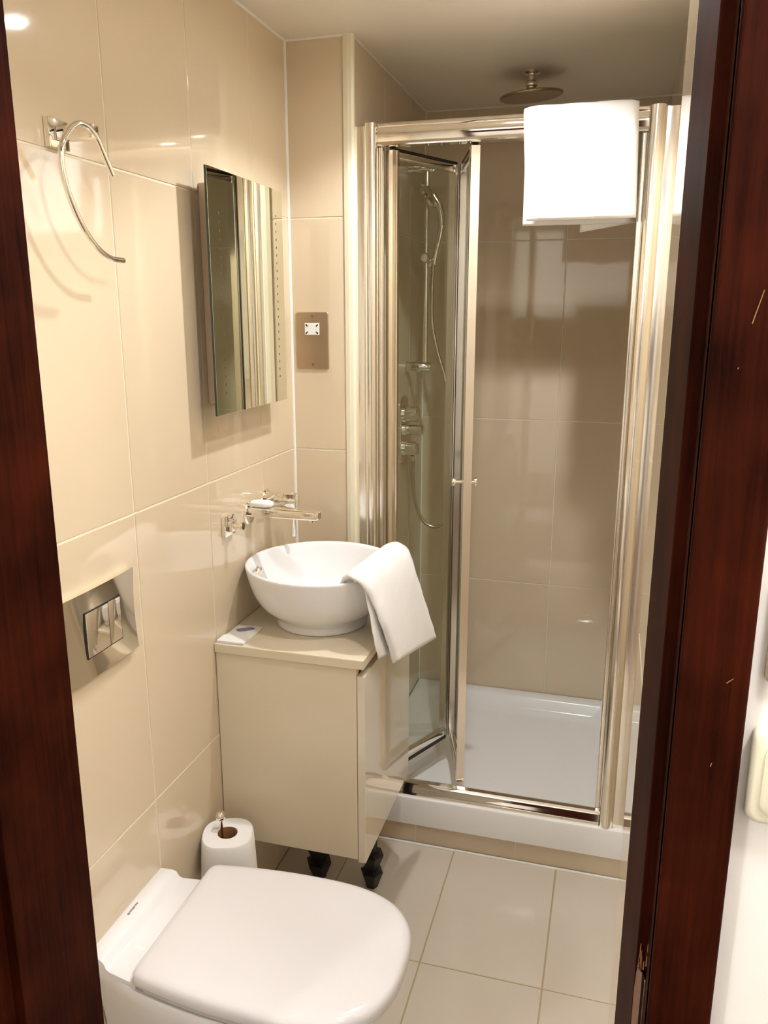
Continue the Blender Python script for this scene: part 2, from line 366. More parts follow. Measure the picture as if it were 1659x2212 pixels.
# stepped ledge at the wall
bm = bmesh.new()
prof = [(0.0,0.385),(0.0,0.425),(0.004,0.4275),(0.026,0.4255),(0.034,0.4215),(0.040,0.4105),(0.048,0.407),(0.105,0.406),(0.105,0.385)]
rr = []
for yy, s in [(-0.128,0.0),(-0.124,1.0),(0.112,1.0),(0.116,0.0)]:
    rr.append([Vector((x, yy + (0.016*x/0.1)*(1 if yy>0 else -1), z - (0.003 if s == 0.0 and z > 0.39 else 0))) for x, z in prof])
loft(bm, rr); done(bm, 'ledge', m_ceramic, t, 40)
bm = bmesh.new()
for k in range(7):
    y0 = -0.024 + k*0.0046 + (0.003 if k else 0); wdt = 0.0055 if k == 0 else 0.0033
    box(bm, (0.012, y0, 0.4269), (0.0155 + (0.001 if k in (0,3) else 0), y0+wdt, 0.4273))
o = done(bm, 'maker_mark', m_ink, t); o['label'] = 'tiny grey printed mark'
bm = bmesh.new(); loft(bm, [dring(0.112+i, 0.538-i, 0, 0.150-i, 0.168-i, z, rb=0.015) for z, i in [(0.3925,0.006),(0.395,0.001),(0.402,0),(0.4055,0.003)]]); done(bm, 'seat', m_lid, t, 50)
bm = bmesh.new()
loft(bm, [dring(0.098+i, 0.556-i, 0, 0.156-i, 0.176-i, z, rb=0.02) for z, i in [(0.4075,0.004),(0.409,0.001),(0.414,0.0),(0.424,0.001),(0.430,0.004),(0.4335,0.009),(0.4355,0.018),(0.4368,0.035),(0.4378,0.07)]])
done(bm, 'lid', m_lid, t, 60)
for yy in (-0.10, 0.10):
    bm = bmesh.new(); tube(bm, [(0.105, yy-0.02, 0.411), (0.105, yy+0.02, 0.411)], 0.0085, 12); done(bm, 'hinge', m_lid, t, 40)

# ------------------------------------------------------------------ flush plate
t = thing('flush_plate', 'chrome dual flush plate on the left wall above the toilet', 'flush plate', (0, 1.135, 1.012))
bm = bmesh.new()
ny, nz = 14, 12; rings = []
W2, H2 = 0.106, 0.078
front = []
for j in range(nz+1):
    row = []
    for i in range(ny+1):
        y = -W2 + 2*W2*i/ny; z = -H2 + 2*H2*j/nz
        row.append(bm.verts.new((0.012 + 0.004*(1-(y/W2)**2) - 0.004*(1-(z/H2)**2), y, z)))
    front.append(row)
for j in range(nz):
    for i in range(ny): bm.faces.new((front[j][i], front[j][i+1], front[j+1][i+1], front[j+1][i]))
loop = front[0] + [r[-1] for r in front[1:]] + front[-1][-2::-1] + [front[j][0] for j in range(nz-1, 0, -1)]
bk = [bm.verts.new((0.0, v.co.y*0.97, v.co.z*0.97)) for v in loop]
for i in range(len(loop)):
    j = (i+1) % len(loop); bm.faces.new((loop[i], loop[j], bk[j], bk[i]))
done(bm, 'plate', m_chrome, t, 35)
for y0, y1 in [(-0.045, 0.018), (0.0195, 0.054)]:
    bm = bmesh.new(); lo = [(0.009, y0, -0.040), (0.0150, y1, 0.040)]; box(bm, *lo, 0.0015); done(bm, 'button', m_chrome, t, 40)
bm = bmesh.new()
for a, b in [((-0.0465,-0.0416),(0.0555,-0.0402)), ((-0.0465,0.0402),(0.0555,0.0416)), ((-0.0465,-0.0416),(-0.0451,0.0416)), ((0.0541,-0.0416),(0.0555,0.0416)), ((0.0181,-0.041),(0.0194,0.041))]:
    box(bm, (0.010, a[0], a[1]), (0.0139, b[0], b[1]))
done(bm, 'button_gap', m_rubber, t)

# ------------------------------------------------------------------ open towel ring
t = thing('towel_ring', 'chrome open towel ring on a square wall mount above the flush plate', 'towel ring', (0, 1.139, 1.806))
bm = bmesh.new(); box(bm, (0, -0.024, -0.021), (0.010, 0.024, 0.021), 0.002); done(bm, 'wall_mount', m_chrome, t, 30)
bm = bmesh.new(); box(bm, (0.010, -0.008, -0.010), (0.072, 0.010, 0.010), 0.0015); done(bm, 'arm', m_chrome, t, 30)
ring_pts = [(0.072,1.176,1.751),(0.072,1.158,1.776),(0.072,1.141,1.799),(0.072,1.122,1.8095),(0.072,1.100,1.8095),(0.072,1.078,1.797),(0.071,1.059,1.773),(0.070,1.056,1.745),(0.070,1.065,1.712),(0.070,1.081,1.683),(0.070,1.103,1.657),(0.070,1.128,1.638),(0.070,1.157,1.627),(0.070,1.192,1.625)]
bm = bmesh.new(); tube(bm, catmull([Vector(p)-Vector((0,1.139,1.806)) for p in ring_pts], 6), 0.0045, 12); done(bm, 'ring', m_chrome, t, 60)

# ------------------------------------------------------------------ mirror
t = thing('mirror', 'frameless lit mirror on the left wall above the basin', 'mirror', (0, 1.705, 1.580))
bm = bmesh.new(); box(bm, (0, -0.120, -0.225), (0.047, 0.130, 0.222), 0.002); bx = done(bm, 'back_box', m_mbox, t)
for zz in (0.150, -0.165):
    bm = bmesh.new(); lathe(bm, [(0.005,0),(0.005,-0.0015),(0.003,-0.003)], (0.030, -0.120, zz), 'y', 12); done(bm, 'screw', m_screw, bx, 40)
bm = bmesh.new(); box(bm, (0.047, -0.182, -0.245), (0.0525, 0.192, 0.244), 0.0006)
gp = done(bm, 'glass', m_edge, t); gp.data.materials.append(m_mirror)
for p in gp.data.polygons:
    if p.normal.x > 0.9: p.material_index = 1
bm = bmesh.new()
for yy, z0, z1 in [(0.152, -0.185, 0.185), (-0.138, -0.200, 0.160)]:
    n = 22
    for k in range(n):
        z = z0 + (z1-z0)*k/(n-1); box(bm, (0.0524, yy-0.0016, z-0.0026), (0.0528, yy+0.0016, z+0.0026))
o = done(bm, 'light_slot', m_slot, t); o['kind'] = 'stuff'

# ------------------------------------------------------------------ shaver socket
t = thing('shaver_socket', 'bronze steel shaver socket plate on the tiled boxing beside the mirror', 'socket', (0.0615, YB, 1.474))
bm = bmesh.new(); loft(bm, [[Vector((x, y, z)) for x, z in rounded(-0.045+i, -0.0735+i, 0.045-i, 0.0735-i, 0.004, 4)] for i, y in [(0,0),(0,-0.0035),(0.001,-0.0045)]]); done(bm, 'plate', m_steel, t, 30)
bm = bmesh.new(); box(bm, (-0.0205, -0.0065, 0.0145), (0.0205, -0.0045, 0.0455), 0.001); ins = done(bm, 'socket_insert', m_white, t)
for sx in (-1, 1):
    for sz in (-1, 1):
        bm = bmesh.new(); box(bm, (-0.0035, -0.0071, -0.0016), (0.0035, -0.0064, 0.0016))
        bmesh.ops.rotate(bm, verts=bm.verts, cent=(0,0,0), matrix=Matrix.Rotation(-sx*sz*math.radians(45), 3, 'Y'))
        bmesh.ops.translate(bm, verts=bm.verts, vec=(sx*0.0145, 0, 0.030+sz*0.0095)); done(bm, 'pin_hole', m_black, ins)
for zz in (0.063, -0.062):
    bm = bmesh.new(); lathe(bm, [(0.0035,-0.0045),(0.0035,-0.0055),(0.002,-0.006)], (0.001, 0, zz), 'y', 12); done(bm, 'screw', m_screw, t, 40)

# ------------------------------------------------------------------ vanity unit
VY0, VY1, VX = 1.555, 1.960, 0.340
t = thing('vanity_cabinet', 'cream wall-hung vanity cabinet with a gloss door under the basin', 'cabinet', (0, VY0, 0.31))
bm = bmesh.new(); box(bm, (0.0015, 0, 0.0), (VX, 0.018, 0.479), 0.001); done(bm, 'side_panel', m_cab, t)
bm = bmesh.new(); box(bm, (0.0015, VY1-VY0-0.018, 0.0), (VX, VY1-VY0, 0.479), 0.001); done(bm, 'side_panel', m_cab, t)
bm = bmesh.new(); box(bm, (0.0015, 0.018, 0.0), (VX, VY1-VY0-0.018, 0.018), 0.001); done(bm, 'bottom_panel', m_cab, t)
bm = bmesh.new(); box(bm, (0.0015, 0.018, 0.018), (0.010, VY1-VY0-0.018, 0.479)); done(bm, 'back_panel', m_cab, t)
bm = bmesh.new(); box(bm, (VX+0.001, 0.001, -0.008), (VX+0.019, VY1-VY0, 0.461), 0.0012); done(bm, 'door', m_cabgloss, t)
bm = bmesh.new(); box(bm, (VX-0.030, 0.018, 0.440), (VX-0.014, VY1-VY0-0.018, 0.479)); done(bm, 'top_rail', m_cab, t)
# legs with angular flanges
for lx, ly, k in [(0.283, 0.300, 1.0), (0.128, 0.300, 1.15)]:
    bm = bmesh.new(); lathe(bm, [(r*k, z) for r, z in [(0.030,0.0),(0.030,-0.006),(0.016,-0.010),(0.016,-0.205),(0.034,-0.208),(0.033,-0.214),(0.016,-0.258),(0.032,-0.262),(0.031,-0.268),(0.018,-0.305),(0.018,-0.31),(0.001,-0.31)]], (lx, ly, 0), 'z', 6); done(bm, 'leg', m_black, t)
tp = thing('vanity_worktop', 'cream laminate worktop carrying the basin', 'worktop', (0, VY0, 0.790))
bm = bmesh.new(); box(bm, (0.001, -0.005, 0), (0.358, VY1-VY0+0.003, 0.0215), 0.001); done(bm, 'slab', m_cab, tp)
bm = bmesh.new(); box(bm, (0.006, -0.0056, 0.0015), (0.356, -0.0050, 0.020)); done(bm, 'edging', m_cab, tp)

# ------------------------------------------------------------------ basin
BX, BY, BZ = 0.188, 1.758, 0.8118
t = thing('wash_basin', 'round white countertop bowl basin on the cream worktop', 'basin', (BX, BY, BZ))
HB = 0.150; RB = 0.183
outer = [(0.106,0.0),(0.110,0.001),(0.1105,0.006),(0.1075,0.014),(0.108,0.019),(0.115,0.026),(0.131,0.036),(0.147,0.050),(0.159,0.067),(0.1685,0.087),(0.1755,0.109),(0.1805,0.130),(0.1828,0.143),(0.183,0.147),(0.1815,0.1498),(0.178,0.1505)]
inner = [(0.174,0.149),(0.171,0.144),(0.166,0.128),(0.157,0.104),(0.144,0.080),(0.124,0.058),(0.095,0.041),(0.060,0.033),(0.026,0.030),(0.022,0.0285),(0.001,0.0285)]
bm = bmesh.new(); lathe(bm, outer+inner, n=64); done(bm, 'bowl', m_ceramic, t, 60)
bm = bmesh.new(); lathe(bm, [(0.001,0.0322),(0.016,0.0322),(0.021,0.031),(0.022,0.0287),(0.001,0.0287)], n=24); done(bm, 'waste_plug', m_chrome, t, 40)
# overflow ring on the wall side
bm = bmesh.new(); lathe(bm, [(0.010,-0.004),(0.0165,-0.004),(0.0185,0.006),(0.0165,0.010),(0.011,0.008),(0.010,-0.004)], (0,0,0), 'x', 24, False)
bmesh.ops.rotate(bm, verts=bm.verts, cent=(0,0,0), matrix=Matrix.Rotation(math.radians(22), 3, 'Y')); bmesh.ops.rotate(bm, verts=bm.verts, cent=(0,0,0), matrix=Matrix.Rotation(math.radians(14), 3, 'Z'))
bmesh.ops.translate(bm, verts=bm.verts, vec=(-0.1545, -0.040, 0.119)); done(bm, 'overflow_ring', m_chrome, t, 40)
bm = bmesh.new(); lathe(bm, [(0.001,0.004),(0.0105,0.004),(0.0105,0.0),(0.001,0.0)], (0,0,0), 'x', 16)
bmesh.ops.rotate(bm, verts=bm.verts, cent=(0,0,0), matrix=Matrix.Rotation(math.radians(22), 3, 'Y')); bmesh.ops.rotate(bm, verts=bm.verts, cent=(0,0,0), matrix=Matrix.Rotation(math.radians(14), 3, 'Z'))
bmesh.ops.translate(bm, verts=bm.verts, vec=(-0.1545, -0.040, 0.119)); done(bm, 'overflow_hole', m_black, t)

# ------------------------------------------------------------------ wall mixer tap
t = thing('basin_mixer', 'chrome wall-mounted basin mixer tap with flat spout over the basin', 'tap', (0, 1.757, 1.070))
bm = bmesh.new(); lathe(bm, [(0.029,0.0),(0.029,0.004),(0.026,0.007),(0.012,0.007)], (0,0,0), 'x', 32); done(bm, 'escutcheon', m_chrome, t, 40)
bm = bmesh.new(); rr = []
for x, hw, z0, z1 in [(0.006,0.013,-0.006,0.017),(0.02,0.0145,-0.006,0.0175),(0.10,0.0145,-0.006,0.0165),(0.172,0.0145,-0.006,0.0155),(0.182,0.0135,-0.0055,0.0145),(0.186,0.010,-0.004,0.012)]:
    rr.append([Vector((x, y, z)) for y, z in rounded(-hw, z0, hw, z1, 0.004, 3)])
loft(bm, rr); done(bm, 'spout', m_chrome, t, 35)
bm = bmesh.new(); lathe(bm, [(0.001,-0.011),(0.010,-0.011),(0.010,-0.006),(0.001,-0.006)], (0.168,0,0), 'z', 20); done(bm, 'aerator', m_chrome, t, 40)
bm = bmesh.new(); lathe(bm, [(0.028,0.0),(0.028,0.004),(0.025,0.007),(0.012,0.007)], (0,0.103,0.012), 'x', 32); done(bm, 'escutcheon', m_chrome, t, 40)
bm = bmesh.new(); lathe(bm, [(0.0205,0.006),(0.0205,0.055),(0.0190,0.056),(0.0190,0.057),(0.0205,0.058),(0.0205,0.083),(0.019,0.087),(0.001,0.088)], (0,0.103,0.012), 'x', 28); bd = done(bm, 'valve_body', m_chrome, t, 35)
bm = bmesh.new(); loft(bm, [[Vector((x, y, z)) for x, y in rounded(0.071-i, 0.098-i, 0.082+i, 0.108+i, 0.0035, 3)] for z, i in [(-0.005,0.0),(-0.075,0.0),(-0.081,-0.0015),(-0.084,-0.004)]]); done(bm, 'lever', m_chrome, t, 35)
bm = bmesh.new(); tube(bm, [(0.022,0.045,0.024),(0.022,0.098,0.024)], 0.009, 14); done(bm, 'cross_pipe', m_chrome, t, 40)

# soap bar on the spout
bm = bmesh.new(); bmesh.ops.create_uvsphere(bm, u_segments=28, v_segments=16, radius=1)
for v in bm.verts:
    c = v.co; f_ = lambda a, p: math.copysign(abs(a)**p, a)
    v.co = Vector((0.030*f_(c.x,0.75), 0.017*f_(c.y,0.75), 0.0085*f_(c.z,0.7)))
o = done(bm, 'soap_bar', m_soap, None, 180); o.location = (0.038, 1.7545, 1.0960); tag(o, 'white oval soap bar lying on the tap spout', 'soap')

# robe hook
t = thing('robe_hook', 'chrome square robe hook on the left wall beside the tap', 'hook', (0, 1.640, 1.068))
bm = bmesh.new(); box(bm, (0, -0.026, -0.024), (0.009, 0.026, 0.024), 0.0015); done(bm, 'wall_plate', m_chrome, t, 30)
bm = bmesh.new(); box(bm, (0.009, -0.013, -0.013), (0.020, 0.013, 0.013), 0.0015); done(bm, 'boss', m_chrome, t, 30)
bm = bmesh.new(); lathe(bm, [(0.008,0.020),(0.006,0.030),(0.006,0.036),(0.0105,0.037),(0.0105,0.041),(0.009,0.043),(0.001,0.043)], (0,0,0), 'x', 20); done(bm, 'peg', m_chrome, t, 35)

# sachet on the worktop
t = thing('sachet', 'small white and cream sachet lying on the worktop by the left wall', 'sachet', (0.038, 1.613, 0.8118))
bm = bmesh.new()
g = []
for j in range(9):
    row = []
    for i in range(7):
        x = -0.033 + 0.066*i/6; y = -0.058 + 0.116*j/8
        e = min(1, 4*(1-abs(x)/0.033)) * min(1, 4*(1-abs(y)/0.058)); row.append(bm.verts.new((x, y, 0.0015 + 0.0045*e + 0.0008*math.sin(j*2.1+i))))
    g.append(row)
lo = [[bm.verts.new((v.co.x, v.co.y, 0.0)) for v in r] for r in g]
for j in range(8):
    for i in range(6): bm.faces.new((g[j][i],g[j][i+1],g[j+1][i+1],g[j+1][i])); bm.faces.new((lo[j][i],lo[j+1][i],lo[j+1][i+1],lo[j][i+1]))
per = lambda q: q[0] + [r[-1] for r in q[1:]] + q[-1][-2::-1] + [q[j][0] for j in range(7,0,-1)]
A, B = per(g), per(lo)
for i in range(len(A)): bm.faces.new((A[i],A[(i+1)%len(A)],B[(i+1)%len(B)],B[i]))
done(bm, 'packet', m_sachet, t, 60)
bm = bmesh.new(); loft(bm, [[Vector((x, y, z)) for x, y in [(-0.016,0.008),(-0.006,0.004),(0.008,0.010),(0.020,0.020),(0.022,0.030),(0.012,0.034),(0.000,0.028),(-0.010,0.022),(-0.018,0.016)]] for z in (0.0058, 0.0072)]); o = done(bm, 'printed_leaf', m_mark, t); o['label'] = 'violet grey leaf-shaped print'
bm = bmesh.new(); box(bm, (-0.033, -0.058, 0.0022), (0.033, -0.022, 0.0066), 0.0008); o = done(bm, 'white_end', m_white, t); o['label'] = 'plain white end of the sachet'

# ------------------------------------------------------------------ hand towel over the basin rim
def sheet(rows, th, nu=14, nv=8, jitter=0.0012):
    """rows: list of (near edge point, far edge point); smooth thick cloth through them"""
    A = catmull([r[0] for r in rows], nv); B = catmull([r[1] for r in rows], nv)
    bm = bmesh.new(); G_ = []
    for j, (a, b) in enumerate(zip(A, B)):
        G_.append([a.lerp(b, i/nu) for i in range(nu+1)])
    nj = len(G_)
    def nrm(j, i):
        d1 = G_[min(j+1,nj-1)][i]-G_[max(j-1,0)][i]; d2 = G_[j][min(i+1,nu)]-G_[j][max(i-1,0)]
        return d1.cross(d2).normalized()
    top, bot = [], []
    for j in range(nj):
        r1, r2 = [], []
        for i in range(nu+1):
            e = min(i, nu-i, j*0.8, (nj-1-j)*0.8); f_ = math.sqrt(min(1, e/2.0)*(2-min(1, e/2.0))) if e < 2 else 1.0
            k = th/2*(0.35+0.65*f_); n = nrm(j, i); s = jitter*math.sin(i*1.3+j*0.55)*math.cos(j*0.37)
            r1.append(bm.verts.new(G_[j][i]+n*(k+s))); r2.append(bm.verts.new(G_[j][i]-n*(k-s)))
        top.append(r1); bot.append(r2)
    for j in range(nj-1):
        for i in range(nu):
            bm.faces.new((top[j][i],top[j][i+1],top[j+1][i+1],top[j+1][i])); bm.faces.new((bot[j][i],bot[j+1][i],bot[j+1][i+1],bot[j][i+1]))
    per = lambda q: q[0] + [r[-1] for r in q[1:]] + q[-1][-2::-1] + [q[j][0] for j in range(nj-2,0,-1)]
    P1, P2 = per(top), per(bot)
    for i in range(len(P1)): bm.faces.new((P1[i],P1[(i+1)%len(P1)],P2[(i+1)%len(P2)],P2[i]))
    return bm
t = thing('hand_towel', 'folded white hand towel draped over the right rim of the basin', 'towel', (0.34, 1.74, 0.97))
O = Vector((0.34, 1.74, 0.97))
rows = [((0.276,1.637,0.942),(0.300,1.840,0.940)), ((0.291,1.618,0.967),(0.318,1.862,0.972)), ((0.312,1.602,0.982),(0.345,1.872,0.988)), ((0.344,1.596,0.968),(0.378,1.858,0.976)), ((0.366,1.598,0.930),(0.397,1.850,0.930)), ((0.384,1.597,0.885),(0.412,1.880,0.850)), ((0.398,1.610,0.830),(0.424,1.915,0.775)), ((0.407,1.622,0.782),(0.432,1.948,0.716))]
bm = sheet([(Vector(a)-O, Vector(b)-O) for a, b in rows], 0.018); done(bm, 'outer_fold', m_towel, t, 180)
rows = [((0.350,1.612,0.958),(0.380,1.800,0.958)), ((0.368,1.594,0.900),(0.392,1.800,0.900)), ((0.381,1.583,0.850),(0.404,1.850,0.820)), ((0.391,1.586,0.805),(0.418,1.900,0.735))]
bm = sheet([(Vector(a)-O-Vector((0.008,0,0)), Vector(b)-O-Vector((0.010,0,0))) for a, b in rows], 0.010); done(bm, 'inner_fold', m_towel, t, 180)

# ------------------------------------------------------------------ spare roll holder and toilet roll
RX, RY = 0.066, 1.447
t = thing('roll_holder', 'chrome upright toilet roll holder with a ball tip by the vanity', 'roll holder', (0, RY, 0.29))
bm = bmesh.new(); lathe(bm, [(0.022,0),(0.022,0.004),(0.018,0.006),(0.008,0.006)], (0,0.012,-0.015), 'x', 24); done(bm, 'wall_plate', m_chrome, t, 40)
bm = bmesh.new(); tube(bm, catmull([(0.005,0.012,-0.015),(0.025,0.012,-0.015),(0.042,0.010,-0.010),(0.046,0.008,0.01),(0.046,0.008,0.14)], 6), 0.0045, 12); done(bm, 'rod', m_chrome, t, 60)
bm = bmesh.new(); lathe(bm, [(0.004,0.136),(0.010,0.140),(0.0115,0.147),(0.009,0.154),(0.004,0.157),(0.0005,0.1575)], (0.046,0.008,0), 'z', 20); done(bm, 'ball_tip', m_chrome, t, 60)
t = thing('toilet_roll', 'white toilet roll standing on the chrome holder behind the toilet', 'toilet roll', (RX, RY, 0.292))
bm = bmesh.new(); n = 48; rings = []
def sq(r, z, p=2.7):
    out = []
    for k in range(n):
        a = 2*PI*k/n + 0.5; c, s = math.cos(a), math.sin(a); q = (abs(c)**p+abs(s)**p)**(-1/p); v = Vector((r*q*c, r*q*s, 0)); v.rotate(Matrix.Rotation(0.35, 3, 'Z')); out.append(v+Vector((0,0,z)))
    return out
def ci(r, z):
    out = []
    for k in range(n):
        a = 2*PI*k/n + 0.5; v = Vector((r*math.cos(a), r*math.sin(a), 0)); v.rotate(Matrix.Rotation(0.35, 3, 'Z')); out.append(v+Vector((0,0,z)))
    return out
loft(bm, [ci(0.0225,0.0), sq(0.058,0.0), sq(0.0625,0.004), sq(0.0600,0.06), sq(0.0575,0.105), sq(0.0545,0.110), ci(0.0225,0.110)], (False, False)); done(bm, 'paper', m_paper, t, 40)
bm = bmesh.new(); loft(bm, [ci(0.0225,0.0), ci(0.0225,0.1085), ci(0.0212,0.1085), ci(0.0212,0.0), ci(0.0225,0.0)], (False, False)); done(bm, 'core', m_card, t, 40)

# ------------------------------------------------------------------ shower tray, plinth
YF = 2.060; ZT = 0.154
t = thing('shower_tray', 'white acrylic shower tray on a tiled plinth', 'shower tray', (XB, YF, 0.0))
bm = bmesh.new(); X1 = XR-XB-0.002; Y1 = YS-YF-0.002
def rr_(i, z, r): return [Vector((x, y, z)) for x, y in rounded(0.002+i, i, X1-i, Y1-i, r, 5)]
loft(bm, [rr_(0.0,0.067,0.004), rr_(0,0.148,0.004), rr_(0.002,0.153,0.006), rr_(0.006,ZT,0.010), rr_(0.045,ZT,0.03), rr_(0.052,ZT-0.004,0.035), rr_(0.062,0.118,0.045), rr_(0.075,0.108,0.055), rr_(0.11,0.105,0.06)]); done(bm, 'tray', m_acrylic, t, 45)
bm = bmesh.new(); lathe(bm, [(0.034,0.105),(0.034,0.108),(0.029,0.111),(0.001,0.112)], (0.165, Y1-0.16, 0), 'z', 28); done(bm, 'drain_cover', m_chrome, t, 40)
bm = bmesh.new(); box(bm, (XB+0.002, YB+0.008, 0.0), (XR-0.001, YS-0.002, 0.066)); pl = struct('trim_9', bm, m_grout)
for a, b in [(XB, 0.356), (0.356, 0.653), (0.653, XR)]:
    link('tile', tile_mesh(b-a-G, 0.064, 0.006, '-y', m_tile), None, pl, ((a+b)/2, YB+0.0066, 0.033))

# ------------------------------------------------------------------ shower enclosure
t = thing('shower_enclosure', 'chrome framed shower enclosure with a folded-open glass bifold door', 'shower enclosure', (0.5, 2.09, ZT))
E0 = Vector((0.5, 2.09, ZT))
def part(bm, name, m, parent=None, smooth=35):
    bmesh.ops.translate(bm, verts=bm.verts, vec=-E0); return done(bm, name, m, parent or t, smooth)
ZTOP = 2.0
# left wall post: channel plus bull-nosed jamb
bm = bmesh.new(); prism(bm, rounded(0.1765, 2.072, 0.206, 2.112, 0.003, 3), 'z', ZT, ZTOP-0.006); part(bm, 'wall_channel', m_alu)
bm = bmesh.new(); prism(bm, [(0.206,2.114),(0.206,2.074)]+[(0.2195-0.0155*math.cos(a), 2.076-0.012*math.sin(a)) for a in [PI*k/8 for k in range(9)]]+[(0.2355,2.114)], 'z', ZT, ZTOP); part(bm, 'post', m_alu)
bm = bmesh.new(); prism(bm, rounded(0.2358, 2.092, 0.246, 2.112, 0.003, 3), 'z', ZT+0.04, 1.947); part(bm, 'post_fin', m_alu)
# right post and channel
bm = bmesh.new(); prism(bm, rounded(0.915, 2.078, 0.9485, 2.112, 0.003, 3), 'z', ZT, ZTOP-0.003); part(bm, 'wall_channel', m_alu)
bm = bmesh.new(); prism(bm, [(0.8785,2.114),(0.8785,2.080)]+[(0.897-0.0185*math.cos(a), 2.078-0.015*math.sin(a)) for a in [PI*k/8 for k in range(9)]]+[(0.9155,2.114)], 'z', ZT, ZTOP); part(bm, 'post', m_alu)
bm = bmesh.new(); prism(bm, rounded(0.866, 2.092, 0.8785, 2.110, 0.003, 3), 'z', ZT+0.04, 1.947); part(bm, 'post_fin', m_alu)
# header and sill
bm = bmesh.new(); prism(bm, [(2.112,1.948),(2.080,1.948),(2.077,1.951),(2.077,1.956),(2.080,1.9575),(2.077,1.968),(2.076,1.978),(2.078,1.988),(2.080,1.991),(2.077,1.993),(2.077,1.998),(2.080,2.0005),(2.112,2.0005)], 'x', 0.2355, 0.8785); part(bm, 'header_rail', m_chrome, None, 25)
bm = bmesh.new(); prism(bm, [(2.114,ZT),(2.070,ZT),(2.070,0.166),(2.073,0.172),(2.076,0.186),(2.082,0.194),(2.092,0.197),(2.100,0.194),(2.104,0.186),(2.104,0.176),(2.114,0.172)], 'x', 0.2355, 0.8785); part(bm, 'sill_rail', m_chrome, None, 25)
# folded door panels
def panel(A, B, name, wA, wB, knob=None):
    A, B = Vector((*A, 0)), Vector((*B, 0)); L = (B-A).length; ux = (B-A)/L; uy = Vector((-ux.y, ux.x, 0))
    Z0, Z1 = 0.205, 1.944
    T = Matrix(((ux.x, uy.x, 0, A.x), (ux.y, uy.y, 0, A.y), (0, 0, 1, 0), (0, 0, 0, 1)))
    def fin(b, nm, m, par=None, sm=35):
        bmesh.ops.transform(b, matrix=T, verts=b.verts); return part(b, nm, m, par, sm)
    b = bmesh.new(); box(b, (wA-0.004, -0.0025, Z0+0.02), (L-wB+0.004, 0.0025, Z1-0.015)); dp = fin(b, name, m_glass, None, None); dp['label'] = 'clear glass pane'
    for z0, z1 in [(Z0+0.004, Z0+0.028), (Z1-0.022, Z1-0.002)]:
        b = bmesh.new(); box(b, (0.004, -0.009, z0), (L-0.004, 0.009, z1), 0.002); fin(b, 'rail', m_alu, dp)
    for u0, u1, flip in [(0.0, wA, 1), (L-wB, L, -1)]:
        b = bmesh.new()
        prof = [(u0,-0.011),(u0+0.35*(u1-u0),-0.0125),(u0+0.4*(u1-u0),-0.010),(u0+0.6*(u1-u0),-0.010),(u0+0.65*(u1-u0),-0.0125),(u1,-0.011),(u1,0.011),(u0+0.65*(u1-u0),0.0125),(u0+0.6*(u1-u0),0.010),(u0+0.4*(u1-u0),0.010),(u0+0.35*(u1-u0),0.0125),(u0,0.011)]
        prism(b, prof, 'z', Z0, Z1); fin(b, 'stile', m_alu, dp, 20)
    for z0, z1 in [(Z0-0.010, Z0+0.004), (Z1-0.002, Z1+0.006)]:
        b = bmesh.new(); box(b, (0.01, -0.007, z0), (L-0.01, 0.007, z1)); fin(b, 'seal', m_rubber, dp, None)
    if knob:
        u, z = knob
        b = bmesh.new(); lathe(b, [(0.006,0.012),(0.006,0.030),(0.0125,0.031),(0.0135,0.036),(0.012,0.041),(0.001,0.043)], (u,0,z), 'y', 20); fin(b, 'knob', m_chrome, dp, 40)
        b = bmesh.new(); lathe(b, [(0.006,-0.012),(0.006,-0.020),(0.012,-0.021),(0.0125,-0.026),(0.001,-0.029)], (u,0,z), 'y', 20); fin(b, 'knob', m_chrome, dp, 40)
    return dp
panel((0.258, 2.114), (0.383, 2.372), 'door_panel', 0.026, 0.024)
panel((0.478, 2.112), (0.400, 2.374), 'door_panel', 0.030, 0.024, knob=(0.022, 1.100))

# ------------------------------------------------------------------ towel over the header
t = thing('bath_towel', 'white folded towel hanging over the chrome header rail of the shower', 'towel', (0.727, 2.09, 2.0))
O = Vector((0.727, 2.09, 2.0))
def hang(pts_y_z, x0, x1, th, skew=0.0):
    # pts: (y,z) path from the front hem over the rail to the back hem
    return sheet([(Vector((x0 + (0.018*(2.0-z)/0.25 if y < 2.07 else 0.0), y, z))-O, Vector((x1 + (0.010*(2.0-z)/0.25 if y < 2.07 else 0.0), y, z + (skew if y > 2.1 else 0)))-O) for y, z in pts_y_z], th, nu=16, nv=6, jitter=0.0008)
bm = hang([(2.048,1.758),(2.050,1.80),(2.052,1.86),(2.055,1.92),(2.060,1.97),(2.064,1.994),(2.078,2.0085),(2.106,2.0085),(2.121,1.994),(2.126,1.97),(2.128,1.90),(2.130,1.80),(2.131,1.755)], 0.597, 0.855, 0.014); done(bm, 'front_fold', m_towel, t, 180)
bm = sheet([(Vector((0.735,2.146,1.95))-O, Vector((0.868,2.146,1.95))-O), (Vector((0.738,2.147,1.85))-O, Vector((0.868,2.147,1.85))-O), (Vector((0.735,2.148,1.738))-O, Vector((0.868,2.148,1.758))-O)], 0.010); done(bm, 'back_fold', m_towel, t, 180)

